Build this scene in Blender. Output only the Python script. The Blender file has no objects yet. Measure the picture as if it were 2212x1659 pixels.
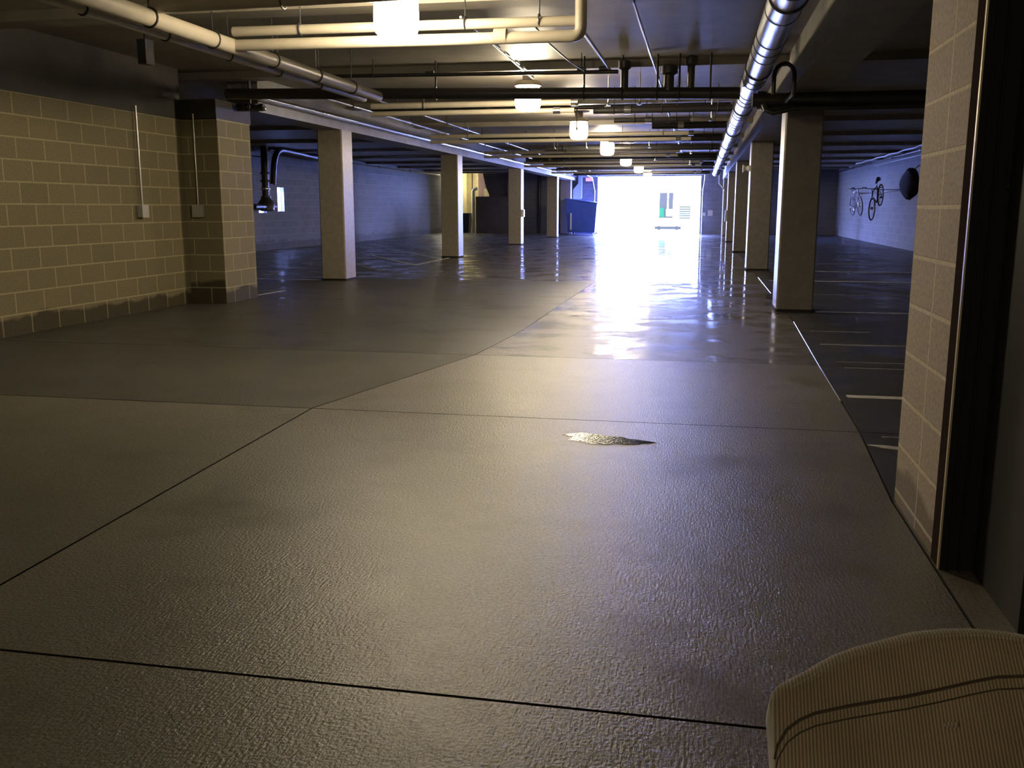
import bpy, math, random
from mathutils import Vector, Matrix
random.seed(7)
S = bpy.context.scene
COL = S.collection
PI = math.pi

# ------------------------------------------------------------------ camera, sky, exposure
F_PX = 2026.0
PITCH = math.atan((829.5 - 449) / F_PX)
YAW = math.atan2(1515 - 1106, math.hypot(F_PX, 829.5 - 449))
cam_data = bpy.data.cameras.new('camera')
cam_data.sensor_width = 36.0
cam_data.lens = F_PX / 2212 * 36.0
cam_data.clip_start = 0.05
cam_data.clip_end = 500
cam = bpy.data.objects.new('camera', cam_data)
cam.location = (0, 0, 1.24)
cam.rotation_euler = (PI / 2 - PITCH, 0, YAW)
COL.objects.link(cam)
S.camera = cam
S.view_settings.view_transform = 'Standard'
S.view_settings.look = 'None'
S.view_settings.exposure = 0.6
S.view_settings.gamma = 1.0
S.view_settings.use_curve_mapping = False

SKY = 165.0
world = bpy.data.worlds.new('daylight')
S.world = world
world.use_nodes = True
bg = world.node_tree.nodes['Background']
bg.inputs[0].default_value = (0.27, 0.35, 1.0, 1)
bg.inputs[1].default_value = SKY

# daylight portal filling the garage door opening (guides sampling of the sky)
pl = bpy.data.lights.new('daylight_portal', 'AREA')
pl.shape = 'RECTANGLE'
pl.size = 4.85
pl.size_y = 2.72
pl.cycles.is_portal = True
plo = bpy.data.objects.new('daylight_portal', pl)
plo.location = (-2.49, 46.32, 1.36)
plo.rotation_euler = (-PI / 2, 0, 0)
COL.objects.link(plo)

LAMP_E = 105.0

# ------------------------------------------------------------------ materials
def nt(name):
    m = bpy.data.materials.new(name)
    m.use_nodes = True
    t = m.node_tree
    return m, t, t.nodes['Principled BSDF']

def N(t, kind, **kw):
    n = t.nodes.new(kind)
    for k, v in kw.items():
        setattr(n, k, v)
    return n

def ramp(t, src, a, b, ca=(0, 0, 0, 1), cb=(1, 1, 1, 1)):
    r = N(t, 'ShaderNodeValToRGB')
    r.color_ramp.elements[0].position = a
    r.color_ramp.elements[1].position = b
    r.color_ramp.elements[0].color = ca
    r.color_ramp.elements[1].color = cb
    t.links.new(src, r.inputs[0])
    return r.outputs[0]

def noise(t, scale, detail=3, vec=None, rough=0.5):
    n = N(t, 'ShaderNodeTexNoise')
    n.inputs['Scale'].default_value = scale
    n.inputs['Detail'].default_value = detail
    n.inputs['Roughness'].default_value = rough
    if vec is not None:
        t.links.new(vec, n.inputs['Vector'])
    return n.outputs[0]

def world_pos(t):
    return N(t, 'ShaderNodeNewGeometry').outputs['Position']

def mapping(t, vec, scale=(1, 1, 1), loc=(0, 0, 0), rot=(0, 0, 0)):
    m = N(t, 'ShaderNodeMapping')
    m.inputs['Scale'].default_value = scale
    m.inputs['Location'].default_value = loc
    m.inputs['Rotation'].default_value = rot
    t.links.new(vec, m.inputs['Vector'])
    return m.outputs[0]

def mixc(t, fac, a, b, blend='MIX'):
    m = N(t, 'ShaderNodeMix', data_type='RGBA', blend_type=blend)
    for key, v in (('Factor', fac), ('A', a), ('B', b)):
        sock = [s for s in m.inputs if s.name == key and s.type == ('VALUE' if key == 'Factor' else 'RGBA')][0]
        if isinstance(v, (int, float)):
            sock.default_value = v
        elif isinstance(v, tuple):
            sock.default_value = v
        else:
            t.links.new(v, sock)
    return [s for s in m.outputs if s.type == 'RGBA'][0]

def bump(t, h, strength, dist, bsdf, normal=None):
    b = N(t, 'ShaderNodeBump')
    b.inputs['Strength'].default_value = strength
    b.inputs['Distance'].default_value = dist
    t.links.new(h, b.inputs['Height'])
    if normal is not None:
        t.links.new(normal, b.inputs['Normal'])
    t.links.new(b.outputs[0], bsdf.inputs['Normal'])
    return b.outputs[0]

def plain(name, col, rough=0.5, metal=0.0, var=0.0, scale=8, spec=0.5):
    m, t, b = nt(name)
    b.inputs['Roughness'].default_value = rough
    b.inputs['Metallic'].default_value = metal
    b.inputs['Specular IOR Level'].default_value = spec
    c = tuple(col) + (1,)
    if var:
        n = noise(t, scale, 4, world_pos(t))
        d = tuple(x * (1 - var) for x in col) + (1,)
        e = tuple(min(1, x * (1 + var)) for x in col) + (1,)
        t.links.new(ramp(t, n, 0.3, 0.7, d, e), b.inputs['Base Color'])
    else:
        b.inputs['Base Color'].default_value = c
    return m

def emit(name, col, strength):
    m, t, b = nt(name)
    b.inputs['Base Color'].default_value = (0.8, 0.8, 0.8, 1)
    b.inputs['Emission Color'].default_value = tuple(col) + (1,)
    b.inputs['Emission Strength'].default_value = strength
    return m

def floor_mat(name, col, rdry, rwet, wa, wb, seed, gain=1.0, bumpd=0.0016, film=0.8):
    m, t, b = nt(name)
    P = world_pos(t)
    big = noise(t, 0.55, 5, mapping(t, P, (1, 1, 1), (seed, seed * 2, 0)))
    mid = noise(t, 3.0, 5, P)
    fine = noise(t, 85, 3, P)
    c = tuple(col)
    base = ramp(t, big, 0.32, 0.68, tuple(x * 0.62 for x in c) + (1,), tuple(x * 1.22 for x in c) + (1,))
    base = mixc(t, 0.35, base, ramp(t, mid, 0.3, 0.75, tuple(x * 0.6 for x in c) + (1,), tuple(x * 1.35 for x in c) + (1,)))
    base = mixc(t, 0.5, base, ramp(t, fine, 0.35, 0.65, tuple(x * 0.45 for x in c) + (1,), tuple(x * 1.6 for x in c) + (1,)))
    # wet patches: darker and smoother where water stands
    wet = ramp(t, noise(t, 1.5, 5, mapping(t, P, (1.0, 1.15, 1), (seed * 3, 1, 0)), 0.62), wa, wb)
    base = mixc(t, wet, base, mixc(t, 0.4, base, (0.02, 0.02, 0.02, 1)))
    t.links.new(base, b.inputs['Base Color'])
    b.inputs['Roughness'].default_value = rdry
    # standing film of water: a smooth coat over the rough slab
    r = N(t, 'ShaderNodeMath', operation='MULTIPLY')
    t.links.new(wet, r.inputs[0])
    r.inputs[1].default_value = film
    t.links.new(r.outputs[0], b.inputs['Coat Weight'])
    b.inputs['Coat Roughness'].default_value = rwet
    b.inputs['Coat IOR'].default_value = 1.33
    cb = N(t, 'ShaderNodeBump')
    cb.inputs['Distance'].default_value = 0.012
    cb.inputs['Strength'].default_value = 0.22
    t.links.new(noise(t, 2.2, 3, P), cb.inputs['Height'])
    t.links.new(cb.outputs[0], b.inputs['Coat Normal'])
    broom = noise(t, 1.0, 2, mapping(t, P, (130, 22, 1)))
    h = mixc(t, 0.45, noise(t, 95, 3, P), broom)
    bb = N(t, 'ShaderNodeBump')
    bb.inputs['Distance'].default_value = bumpd
    inv = N(t, 'ShaderNodeMath', operation='MULTIPLY_ADD')
    t.links.new(wet, inv.inputs[0])
    inv.inputs[1].default_value = -0.75 * gain
    inv.inputs[2].default_value = 1.0 * gain
    t.links.new(inv.outputs[0], bb.inputs['Strength'])
    t.links.new(h, bb.inputs['Height'])
    t.links.new(bb.outputs[0], b.inputs['Normal'])
    return m

def block_mat(name, axes, off_u, off_v, bw, bh, c1, c2, mortar, stain=0.0, offset=0.5, rough=0.85, dampcol=0.25, damp_h=0.16):
    """painted or bare concrete block; axes picks the two world axes that run along the wall and up"""
    m, t, b = nt(name)
    P = world_pos(t)
    sep = N(t, 'ShaderNodeSeparateXYZ')
    t.links.new(P, sep.inputs[0])
    comb = N(t, 'ShaderNodeCombineXYZ')
    add = N(t, 'ShaderNodeMath', operation='ADD')
    t.links.new(sep.outputs[axes], add.inputs[0])
    add.inputs[1].default_value = off_u
    add2 = N(t, 'ShaderNodeMath', operation='ADD')
    t.links.new(sep.outputs[2], add2.inputs[0])
    add2.inputs[1].default_value = off_v
    t.links.new(add.outputs[0], comb.inputs[0])
    t.links.new(add2.outputs[0], comb.inputs[1])
    br = N(t, 'ShaderNodeTexBrick')
    br.offset = offset
    br.inputs['Scale'].default_value = 1.0
    br.inputs['Brick Width'].default_value = bw
    br.inputs['Row Height'].default_value = bh
    br.inputs['Mortar Size'].default_value = 0.0095
    br.inputs['Mortar Smooth'].default_value = 0.35
    br.inputs['Color1'].default_value = tuple(c1) + (1,)
    br.inputs['Color2'].default_value = tuple(c2) + (1,)
    br.inputs['Mortar'].default_value = tuple(mortar) + (1,)
    t.links.new(comb.outputs[0], br.inputs['Vector'])
    fine = ramp(t, noise(t, 60, 3, P), 0.25, 0.75, (0.72, 0.72, 0.72, 1), (1.2, 1.2, 1.2, 1))
    c = mixc(t, 1.0, br.outputs[0], fine, 'MULTIPLY')
    if stain:
        # rising damp: a ragged dark tide mark above the floor, mortar stays paler
        n = noise(t, 2.3, 5, P)
        ma = N(t, 'ShaderNodeMath', operation='MULTIPLY_ADD')
        t.links.new(n, ma.inputs[0])
        ma.inputs[1].default_value = -0.24
        t.links.new(sep.outputs[2], ma.inputs[2])
        lim = damp_h - 0.12
        f = ramp(t, ma.outputs[0], 0.0, 1.0)
        cmp_ = N(t, 'ShaderNodeMapRange')
        t.links.new(ma.outputs[0], cmp_.inputs[0])
        cmp_.inputs['From Min'].default_value = lim + 0.02
        cmp_.inputs['From Max'].default_value = lim - 0.02
        cmp_.inputs['To Min'].default_value = 0.0
        cmp_.inputs['To Max'].default_value = stain
        dk = mixc(t, 1.0, c, (dampcol, dampcol * 0.95, dampcol * 0.85, 1), 'MULTIPLY')
        keep = N(t, 'ShaderNodeMath', operation='MULTIPLY')
        t.links.new(cmp_.outputs[0], keep.inputs[0])
        om = N(t, 'ShaderNodeMath', operation='MULTIPLY_ADD')
        t.links.new(br.outputs['Fac'], om.inputs[0])
        om.inputs[1].default_value = -0.55
        om.inputs[2].default_value = 1.0
        t.links.new(om.outputs[0], keep.inputs[1])
        c = mixc(t, keep.outputs[0], c, dk)
    t.links.new(c, b.inputs['Base Color'])
    b.inputs['Roughness'].default_value = rough
    hinv = N(t, 'ShaderNodeMath', operation='SUBTRACT')
    hinv.inputs[0].default_value = 1.0
    t.links.new(br.outputs['Fac'], hinv.inputs[1])
    n1 = bump(t, noise(t, 90, 3, P), 0.5, 0.002, b)
    bump(t, hinv.outputs[0], 0.6, 0.004, b, n1)
    return m

M = {}
M['floor_left'] = floor_mat('concrete_slab', (0.120, 0.112, 0.088), 0.48, 0.30, 0.50, 0.80, 3, 1.0, 0.0042, 0.0)
M['floor_left_dark'] = floor_mat('damp_concrete_slab', (0.068, 0.064, 0.052), 0.52, 0.30, 0.45, 0.75, 8, 1.0, 0.0036, 0.0)
M['floor_left_far'] = floor_mat('damp_aisle_slab', (0.058, 0.056, 0.052), 0.44, 0.09, 0.44, 0.64, 5, 0.9, 0.0020, 0.9)
M['floor_mid'] = floor_mat('pale_concrete_slab', (0.150, 0.140, 0.116), 0.42, 0.30, 0.52, 0.72, 11, 1.0, 0.0045, 0.0)
M['floor_left_damp'] = floor_mat('matt_aisle_slab', (0.062, 0.058, 0.050), 0.46, 0.20, 0.50, 0.72, 5, 1.0, 0.0026, 0.35)
M['floor_mid_damp'] = floor_mat('damp_pale_slab', (0.115, 0.109, 0.096), 0.46, 0.12, 0.47, 0.60, 6, 1.0, 0.0028, 0.75)
M['floor_mid_far'] = floor_mat('wet_aisle_slab', (0.095, 0.091, 0.083), 0.42, 0.07, 0.45, 0.58, 2, 0.9, 0.0020, 1.0)
M['floor_mid_wet'] = floor_mat('soaked_aisle_slab', (0.075, 0.073, 0.070), 0.40, 0.05, 0.36, 0.52, 4, 0.7, 0.0016, 1.0)
M['floor_right'] = floor_mat('parking_slab', (0.036, 0.036, 0.040), 0.48, 0.14, 0.46, 0.66, 17, 0.9, 0.0020, 0.6)
M['groove'] = plain('dark_joint', (0.012, 0.011, 0.010), 0.9)  # near-black tone of the floor joints and column base joints
M['sealant'] = plain('wet_joint_sealant', (0.30, 0.30, 0.28), 0.18)
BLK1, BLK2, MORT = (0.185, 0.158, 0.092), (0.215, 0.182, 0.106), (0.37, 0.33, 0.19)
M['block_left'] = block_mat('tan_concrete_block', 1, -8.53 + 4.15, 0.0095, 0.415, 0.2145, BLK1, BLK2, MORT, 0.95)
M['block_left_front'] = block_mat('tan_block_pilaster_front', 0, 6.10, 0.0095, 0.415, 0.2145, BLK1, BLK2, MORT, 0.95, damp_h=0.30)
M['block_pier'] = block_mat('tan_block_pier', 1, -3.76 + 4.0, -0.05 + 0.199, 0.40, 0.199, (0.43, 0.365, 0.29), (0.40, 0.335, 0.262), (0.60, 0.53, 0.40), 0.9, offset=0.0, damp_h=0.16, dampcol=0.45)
M['block_far'] = block_mat('grey_concrete_block', 1, 0, 0.0, 0.41, 0.2136, (0.21, 0.21, 0.20), (0.18, 0.18, 0.17), (0.27, 0.27, 0.25), 0.8, dampcol=0.5, damp_h=0.25)
M['block_farx'] = block_mat('grey_block_end_wall', 0, 0, 0.0, 0.41, 0.2136, (0.17, 0.17, 0.18), (0.15, 0.15, 0.16), (0.22, 0.22, 0.22), 0)
M['block_pale'] = block_mat('pale_concrete_block', 1, 0, 0.0, 0.41, 0.2136, (0.22, 0.23, 0.25), (0.19, 0.20, 0.22), (0.28, 0.28, 0.29), 0)
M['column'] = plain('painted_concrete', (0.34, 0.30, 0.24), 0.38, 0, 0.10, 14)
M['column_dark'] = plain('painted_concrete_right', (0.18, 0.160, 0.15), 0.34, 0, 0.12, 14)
M['beam'] = plain('beam_concrete', (0.22, 0.21, 0.19), 0.5, 0, 0.15, 4)
M['ceiling'] = plain('ceiling_concrete', (0.20, 0.18, 0.15), 0.5, 0, 0.18, 2.5)
M['pvc'] = plain('cream_pipe', (0.36, 0.325, 0.26), 0.35, 0, 0.06, 9)
M['black_pipe'] = plain('black_steel_pipe', (0.035, 0.033, 0.035), 0.4, 0.2)
M['iron'] = plain('dark_iron', (0.05, 0.05, 0.055), 0.35, 0.5)
M['galv'] = plain('galvanised_steel', (0.62, 0.63, 0.66), 0.20, 1.0, 0.1, 6)
M['duct'] = plain('spiral_duct_steel', (0.60, 0.62, 0.66), 0.30, 1.0, 0.08, 3)
M['seam'] = plain('duct_seam', (0.12, 0.12, 0.13), 0.4, 0.8)
M['conduit'] = plain('steel_conduit', (0.55, 0.54, 0.52), 0.3, 0.9)
M['box'] = plain('grey_electrical_box', (0.42, 0.41, 0.38), 0.45, 0.3)
M['white'] = plain('white_plastic', (0.75, 0.75, 0.72), 0.35)
M['paint'] = plain('worn_white_paint', (0.52, 0.52, 0.50), 0.5, 0, 0.45, 9)
M['paint_dim'] = plain('faded_white_paint', (0.20, 0.20, 0.20), 0.5, 0, 0.5, 12)
M['black_door'] = plain('black_door_paint', (0.010, 0.012, 0.014), 0.55)
M['frame'] = plain('dark_steel_frame', (0.016, 0.018, 0.021), 0.7, 0.0, 0, 8, 0.15)
M['frame_brown'] = plain('brown_frame_paint', (0.040, 0.028, 0.026), 0.9, 0, 0, 8, 0.0)
M['frame_edge'] = plain('bare_frame_edge', (0.55, 0.48, 0.30), 0.4, 0.2)
M['glass_lamp'] = emit('glowing_lamp_glass', (1.0, 0.83, 0.56), LAMP_E)
M['lamp_metal'] = plain('lamp_housing', (0.20, 0.18, 0.15), 0.45, 0.4)
M['rubber'] = plain('black_rubber', (0.015, 0.015, 0.017), 0.6)
M['bike_frame'] = plain('dark_bike_paint', (0.03, 0.035, 0.045), 0.25, 0.3)
M['chrome'] = plain('chrome', (0.75, 0.77, 0.8), 0.12, 1.0)
M['blue'] = plain('blue_dumpster_paint', (0.05, 0.11, 0.50), 0.35, 0.1, 0.1, 3)
M['blue_dark'] = plain('dark_blue_plastic', (0.015, 0.03, 0.06), 0.4)
M['navy_wall'] = plain('painted_partition', (0.10, 0.09, 0.11), 0.6, 0, 0.1, 5)
M['cream_wall'] = plain('cream_stair_wall', (0.62, 0.56, 0.36), 0.7, 0, 0.08, 5)
M['pink_wall'] = plain('dull_pink_stair_wall', (0.30, 0.20, 0.20), 0.7)
M['fin'] = plain('pale_steel_jamb', (0.5, 0.6, 0.68), 0.4)
M['out_wall'] = plain('bright_render_wall', (0.8, 0.8, 0.8), 0.8)
M['out_ground'] = plain('sunlit_driveway', (0.5, 0.5, 0.5), 0.8)
M['out_dark'] = plain('dark_glass_and_car_shadow', (0.008, 0.0075, 0.0042), 0.5, 0, 0, 8, 0.0)  # also colours the painted shadow strip under the parked car
M['out_green'] = plain('green_panel', (0.003, 0.0140, 0.0040), 0.6, 0, 0, 8, 0.0)
M['out_louvre'] = plain('grey_louvre', (0.0100, 0.0105, 0.0045), 0.6, 0, 0, 8, 0.0)
M['red_sign'] = emit('red_sign_face', (1.0, 0.10, 0.12), 1.2)

def fabric(name, c, ribs=True):
    m, t, b = nt(name)
    tc = N(t, 'ShaderNodeTexCoord').outputs['Object']
    w = N(t, 'ShaderNodeTexWave', wave_type='BANDS', bands_direction='X')
    w.inputs['Scale'].default_value = 72.0
    w.inputs['Distortion'].default_value = 0.6
    w.inputs['Detail'].default_value = 1.0
    w.inputs['Detail Scale'].default_value = 3.0
    t.links.new(tc, w.inputs['Vector'])
    blot = noise(t, 7, 4, tc)
    c1 = tuple(x * 0.80 for x in c) + (1,)
    c2 = tuple(x * 1.15 for x in c) + (1,)
    base = ramp(t, blot, 0.3, 0.7, c1, c2)
    base = mixc(t, 0.6, base, mixc(t, 1.0, base, ramp(t, w.outputs[1], 0.1, 0.9, (0.25, 0.25, 0.25, 1), (1.45, 1.45, 1.45, 1)), 'MULTIPLY'))
    t.links.new(base, b.inputs['Base Color'])
    b.inputs['Roughness'].default_value = 0.95
    b.inputs['Sheen Weight'].default_value = 0.25
    n1 = bump(t, w.outputs[1], 0.7, 0.0012, b)
    bump(t, noise(t, 500, 2, tc), 0.4, 0.0006, b, n1)
    return m
M['cord'] = fabric('tan_corduroy', (0.28, 0.228, 0.165))
M['piping'] = fabric('pale_corduroy_piping', (0.30, 0.26, 0.21))
M['stitch'] = plain('dark_seam_thread', (0.05, 0.04, 0.03), 0.9)
M['wood'] = plain('dark_stained_wood', (0.06, 0.035, 0.02), 0.4, 0, 0.3, 20)
def glass():
    m, t, b = nt('window_pane_glass')
    b.inputs['Base Color'].default_value = (0.9, 0.95, 1, 1)
    b.inputs['Transmission Weight'].default_value = 1.0
    b.inputs['Roughness'].default_value = 0.25
    b.inputs['IOR'].default_value = 1.1
    return m
M['glass'] = glass()

# ------------------------------------------------------------------ mesh helpers
class MB:
    def __init__(self):
        self.v = []
        self.f = []
    def add(self, vs, fs):
        o = len(self.v)
        self.v += [tuple(x) for x in vs]
        self.f += [tuple(i + o for i in f) for f in fs]
        return self
    def box(self, a, b, ch=0.0):
        x0, y0, z0 = a
        x1, y1, z1 = b
        if ch <= 0:
            vs = [(x, y, z) for z in (z0, z1) for y in (y0, y1) for x in (x0, x1)]
            return self.add(vs, [(0, 2, 3, 1), (4, 5, 7, 6), (0, 1, 5, 4), (2, 6, 7, 3), (0, 4, 6, 2), (1, 3, 7, 5)])
        ring = [(x0 + ch, y0), (x1 - ch, y0), (x1, y0 + ch), (x1, y1 - ch), (x1 - ch, y1), (x0 + ch, y1), (x0, y1 - ch), (x0, y0 + ch)]
        return self.prism(ring, z0, z1)
    def prism(self, ring, z0, z1):
        n = len(ring)
        vs = [(x, y, z0) for x, y in ring] + [(x, y, z1) for x, y in ring]
        fs = [tuple(range(n - 1, -1, -1)), tuple(range(n, 2 * n))]
        fs += [(i, (i + 1) % n, (i + 1) % n + n, i + n) for i in range(n)]
        return self.add(vs, fs)
    def tube(self, pts, r, n=12, caps=True):
        pts = [Vector(p) for p in pts]
        rs = r if isinstance(r, (list, tuple)) else [r] * len(pts)
        d0 = (pts[1] - pts[0]).normalized()
        ref = Vector((0, 0, 1)) if abs(d0.z) < 0.9 else Vector((1, 0, 0))
        u = d0.cross(ref).normalized()
        vs = []
        for i, p in enumerate(pts):
            if i == 0:
                d = d0
            elif i == len(pts) - 1:
                d = (pts[i] - pts[i - 1]).normalized()
            else:
                d = ((pts[i] - pts[i - 1]).normalized() + (pts[i + 1] - pts[i]).normalized()).normalized()
            u = (u - d * u.dot(d)).normalized()
            w = d.cross(u)
            for k in range(n):
                a = 2 * PI * k / n
                vs.append(p + (u * math.cos(a) + w * math.sin(a)) * rs[i])
        fs = []
        for i in range(len(pts) - 1):
            for k in range(n):
                a, b = i * n + k, i * n + (k + 1) % n
                fs.append((a, b, b + n, a + n))
        if caps:
            fs.append(tuple(range(n - 1, -1, -1)))
            fs.append(tuple(range((len(pts) - 1) * n, len(pts) * n)))
        return self.add(vs, fs)
    def lathe(self, prof, c=(0, 0, 0), n=24):
        vs = []
        for r, z in prof:
            for k in range(n):
                a = 2 * PI * k / n
                vs.append((c[0] + r * math.cos(a), c[1] + r * math.sin(a), c[2] + z))
        fs = []
        for i in range(len(prof) - 1):
            for k in range(n):
                a, b = i * n + k, i * n + (k + 1) % n
                fs.append((a, b, b + n, a + n))
        fs.append(tuple(range(n - 1, -1, -1)))
        fs.append(tuple(range((len(prof) - 1) * n, len(prof) * n)))
        return self.add(vs, fs)
    def torus(self, c, R, r, axis='x', n=32, m=8):
        vs = []
        for i in range(n):
            a = 2 * PI * i / n
            for j in range(m):
                b = 2 * PI * j / m
                q = R + r * math.cos(b)
                h = r * math.sin(b)
                p = {'x': (h, q * math.cos(a), q * math.sin(a)), 'y': (q * math.cos(a), h, q * math.sin(a)), 'z': (q * math.cos(a), q * math.sin(a), h)}[axis]
                vs.append((c[0] + p[0], c[1] + p[1], c[2] + p[2]))
        fs = [(i * m + j, ((i + 1) % n) * m + j, ((i + 1) % n) * m + (j + 1) % m, i * m + (j + 1) % m) for i in range(n) for j in range(m)]
        return self.add(vs, fs)
    def build(self, name, mat, parent=None, smooth=False, loc=None):
        me = bpy.data.meshes.new(name)
        me.from_pydata(self.v, [], self.f)
        me.validate()
        mats = mat if isinstance(mat, list) else [mat]
        for x in mats:
            me.materials.append(M[x] if isinstance(x, str) else x)
        import bmesh
        bm = bmesh.new()
        bm.from_mesh(me)
        bmesh.ops.recalc_face_normals(bm, faces=bm.faces)
        bm.to_mesh(me)
        bm.free()
        if smooth:
            for p in me.polygons:
                p.use_smooth = len(p.vertices) == 4
            me.set_sharp_from_angle(angle=math.radians(50))
        o = bpy.data.objects.new(name, me)
        COL.objects.link(o)
        if parent is not None:
            o.parent = parent
        if loc:
            o.location = loc
        return o

def tag(o, label, cat, group=None):
    o['label'] = label
    o['category'] = cat
    if group:
        o['group'] = group
    return o

def thing(name, label, cat, loc=(0, 0, 0), rz=0.0, group=None):
    o = bpy.data.objects.new(name, None)
    o.location = loc
    o.rotation_euler = (0, 0, rz)
    o.empty_display_size = 0.1
    COL.objects.link(o)
    return tag(o, label, cat, group)

def struct(o):
    o['kind'] = 'structure'
    return o

def copy_tree(o, parent=None):
    c = o.copy()
    COL.objects.link(c)
    c.parent = parent
    for ch in o.children:
        copy_tree(ch, c)
    return c

def wall_x(name, X0, X1, y0, y1, z0, z1, mat, holes=()):
    """wall slab lying in a YZ plane between X0 and X1 with rectangular holes (ya, yb, za, zb)"""
    mb = MB()
    ys = sorted({y0, y1} | {h[0] for h in holes} | {h[1] for h in holes})
    zs = sorted({z0, z1} | {h[2] for h in holes} | {h[3] for h in holes})
    for i in range(len(ys) - 1):
        for j in range(len(zs) - 1):
            cy, cz = (ys[i] + ys[i + 1]) / 2, (zs[j] + zs[j + 1]) / 2
            if any(h[0] < cy < h[1] and h[2] < cz < h[3] for h in holes):
                continue
            mb.box((X0, ys[i], zs[j]), (X1, ys[i + 1], zs[j + 1]))
    return struct(mb.build(name, mat))

def wall_y(name, Y0, Y1, x0, x1, z0, z1, mat, holes=()):
    mb = MB()
    xs = sorted({x0, x1} | {h[0] for h in holes} | {h[1] for h in holes})
    zs = sorted({z0, z1} | {h[2] for h in holes} | {h[3] for h in holes})
    for i in range(len(xs) - 1):
        for j in range(len(zs) - 1):
            cx, cz = (xs[i] + xs[i + 1]) / 2, (zs[j] + zs[j + 1]) / 2
            if any(h[0] < cx < h[1] and h[2] < cz < h[3] for h in holes):
                continue
            mb.box((xs[i], Y0, zs[j]), (xs[i + 1], Y1, zs[j + 1]))
    return struct(mb.build(name, mat))

# ------------------------------------------------------------------ floor
CEIL = 2.98
XL, XR = -12.7, 6.1          # side walls of the parking bays
YEND = 46.0
jl = [(-5, -2.24), (2.16, -2.24), (5.42, -2.36), (7.75, -1.86), (9.4, -1.76), (16, -1.74), (YEND, -1.74)]
jr = [(-5, 0.83), (4.1, 0.85), (5.42, 0.92), (7.75, 0.97), (10.75, 1.05), (YEND, 1.08)]
def at(poly, y):
    for (a, xa), (b, xb) in zip(poly, poly[1:]):
        if a <= y <= b:
            return xa + (xb - xa) * (y - a) / (b - a)
    return poly[-1][1]
fl = bpy.data.meshes.new('floor')
vs, fs, mi = [], [], []
fm = ['floor_left', 'floor_left_dark', 'floor_left_far', 'floor_mid', 'floor_mid_far', 'floor_right', 'groove', 'floor_mid_wet', 'floor_mid_damp', 'floor_left_damp']
def quad(x00, x01, y0, x10, x11, y1, m, z=0.0):
    o = len(vs)
    vs.extend([(x00, y0, z), (x01, y0, z), (x11, y1, z), (x10, y1, z)])
    fs.append((o, o + 1, o + 2, o + 3))
    mi.append(m)
Yj = [-4.0, 2.16, 5.42, 7.75, 15.5, 23.3, 31.5, 39.8, YEND + 0.3]
breaks = sorted(set(Yj) | {y for y, _ in jl if -4 < y < 46} | {y for y, _ in jr if -4 < y < 46})
g = 0.006
for ya, yb in zip(breaks, breaks[1:]):
    a = ya + (g if ya in Yj and ya > -4 else 0)
    b = yb - (g if yb in Yj and yb < 40 else 0)
    ml = 0 if yb <= 5.43 else (1 if yb <= 7.76 else (9 if yb <= 16.1 else 2))
    mm = 3 if yb <= 7.76 else (8 if yb <= 10.8 else (4 if yb <= 16.1 else 7))
    gl = 0.005
    xa0, xa1 = at(jl, ya), at(jl, yb)
    xb0, xb1 = at(jr, ya), at(jr, yb)
    quad(XL - 0.2, xa0 - gl, a, XL - 0.2, xa1 - gl, b, ml)
    quad(xa0 + gl, xb0 - gl, a, xa1 + gl, xb1 - gl, b, mm)
    quad(xb0 + gl, XR + 0.2, a, xb1 + gl, XR + 0.2, b, 5 if ya > 4.0 else 3)
quad(XL - 0.2, XR + 0.2, -4, XL - 0.2, XR + 0.2, YEND + 0.3, 6, -0.008)
quad(XL - 0.2, XR + 0.2, -4, XL - 0.2, XR + 0.2, YEND + 0.3, 6, -0.15)
quad(XL - 0.2, -9.0, YEND + 0.3, XL - 0.2, -9.0, 51.5, 2)
fl.from_pydata(vs, [], fs)
for k in fm:
    fl.materials.append(M[k])
for p, k in zip(fl.polygons, mi):
    p.material_index = k
fo = bpy.data.objects.new('floor', fl)
COL.objects.link(fo)
struct(fo)

# shiny sealant in the joints
def sealant(label, pts, r=0.005):
    mb = MB()
    mb.tube([(x, y, 0.0) for x, y in pts], r, 6)
    o = mb.build('joint_sealant', 'sealant')
    tag(o, label, 'floor joint')
sealant('wet bead of sealant along the joint by the right parking bay', [(at(jr, y), y) for y in (6.3, 7.75, 9.2, 10.75)])
sealant('wet bead of sealant in the joint beside the nearest right column base', [(at(jr, y), y) for y in (14.3, 15.5, 17.6)], 0.006)
sealant('shiny sealed joint running down the middle of the wet aisle', [(at(jl, y), y) for y in (9.5, 12, 14, 16, 17.4)], 0.006)

# puddle
mb = MB()
ring = []
for k in range(40):
    a = 2 * PI * k / 40
    q = 1 + 0.16 * math.sin(3 * a + 1) + 0.10 * math.sin(7 * a) + 0.05 * math.sin(13 * a)
    ring.append((-0.50 + 0.225 * q * math.cos(a) + 0.02, 4.97 + 0.10 * q * math.sin(a) - 0.10 * math.cos(a) * 0.4))
mb.prism(ring, 0.0002, 0.0012)
m, t, b = nt('puddle_water')
b.inputs['Base Color'].default_value = (0.006, 0.006, 0.010, 1)
b.inputs['Roughness'].default_value = 0.04
b.inputs['IOR'].default_value = 1.16
b.inputs['Specular IOR Level'].default_value = 0.3
bump(t, noise(t, 60, 3, world_pos(t)), 0.35, 0.004, b)
tag(mb.build('puddle', m), 'small dark rippled puddle on the pale aisle slab', 'puddle')

# ------------------------------------------------------------------ shell
WL = -6.6
mb = MB()
mb.box((XL - 0.2, -4.2, CEIL), (XR + 0.2, YEND + 0.3, CEIL + 0.25))
mb.box((XL - 0.2, YEND + 0.3, CEIL + 0.12), (-9.0, 51.5, CEIL + 0.4))
struct(mb.build('ceiling', 'ceiling'))
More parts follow.
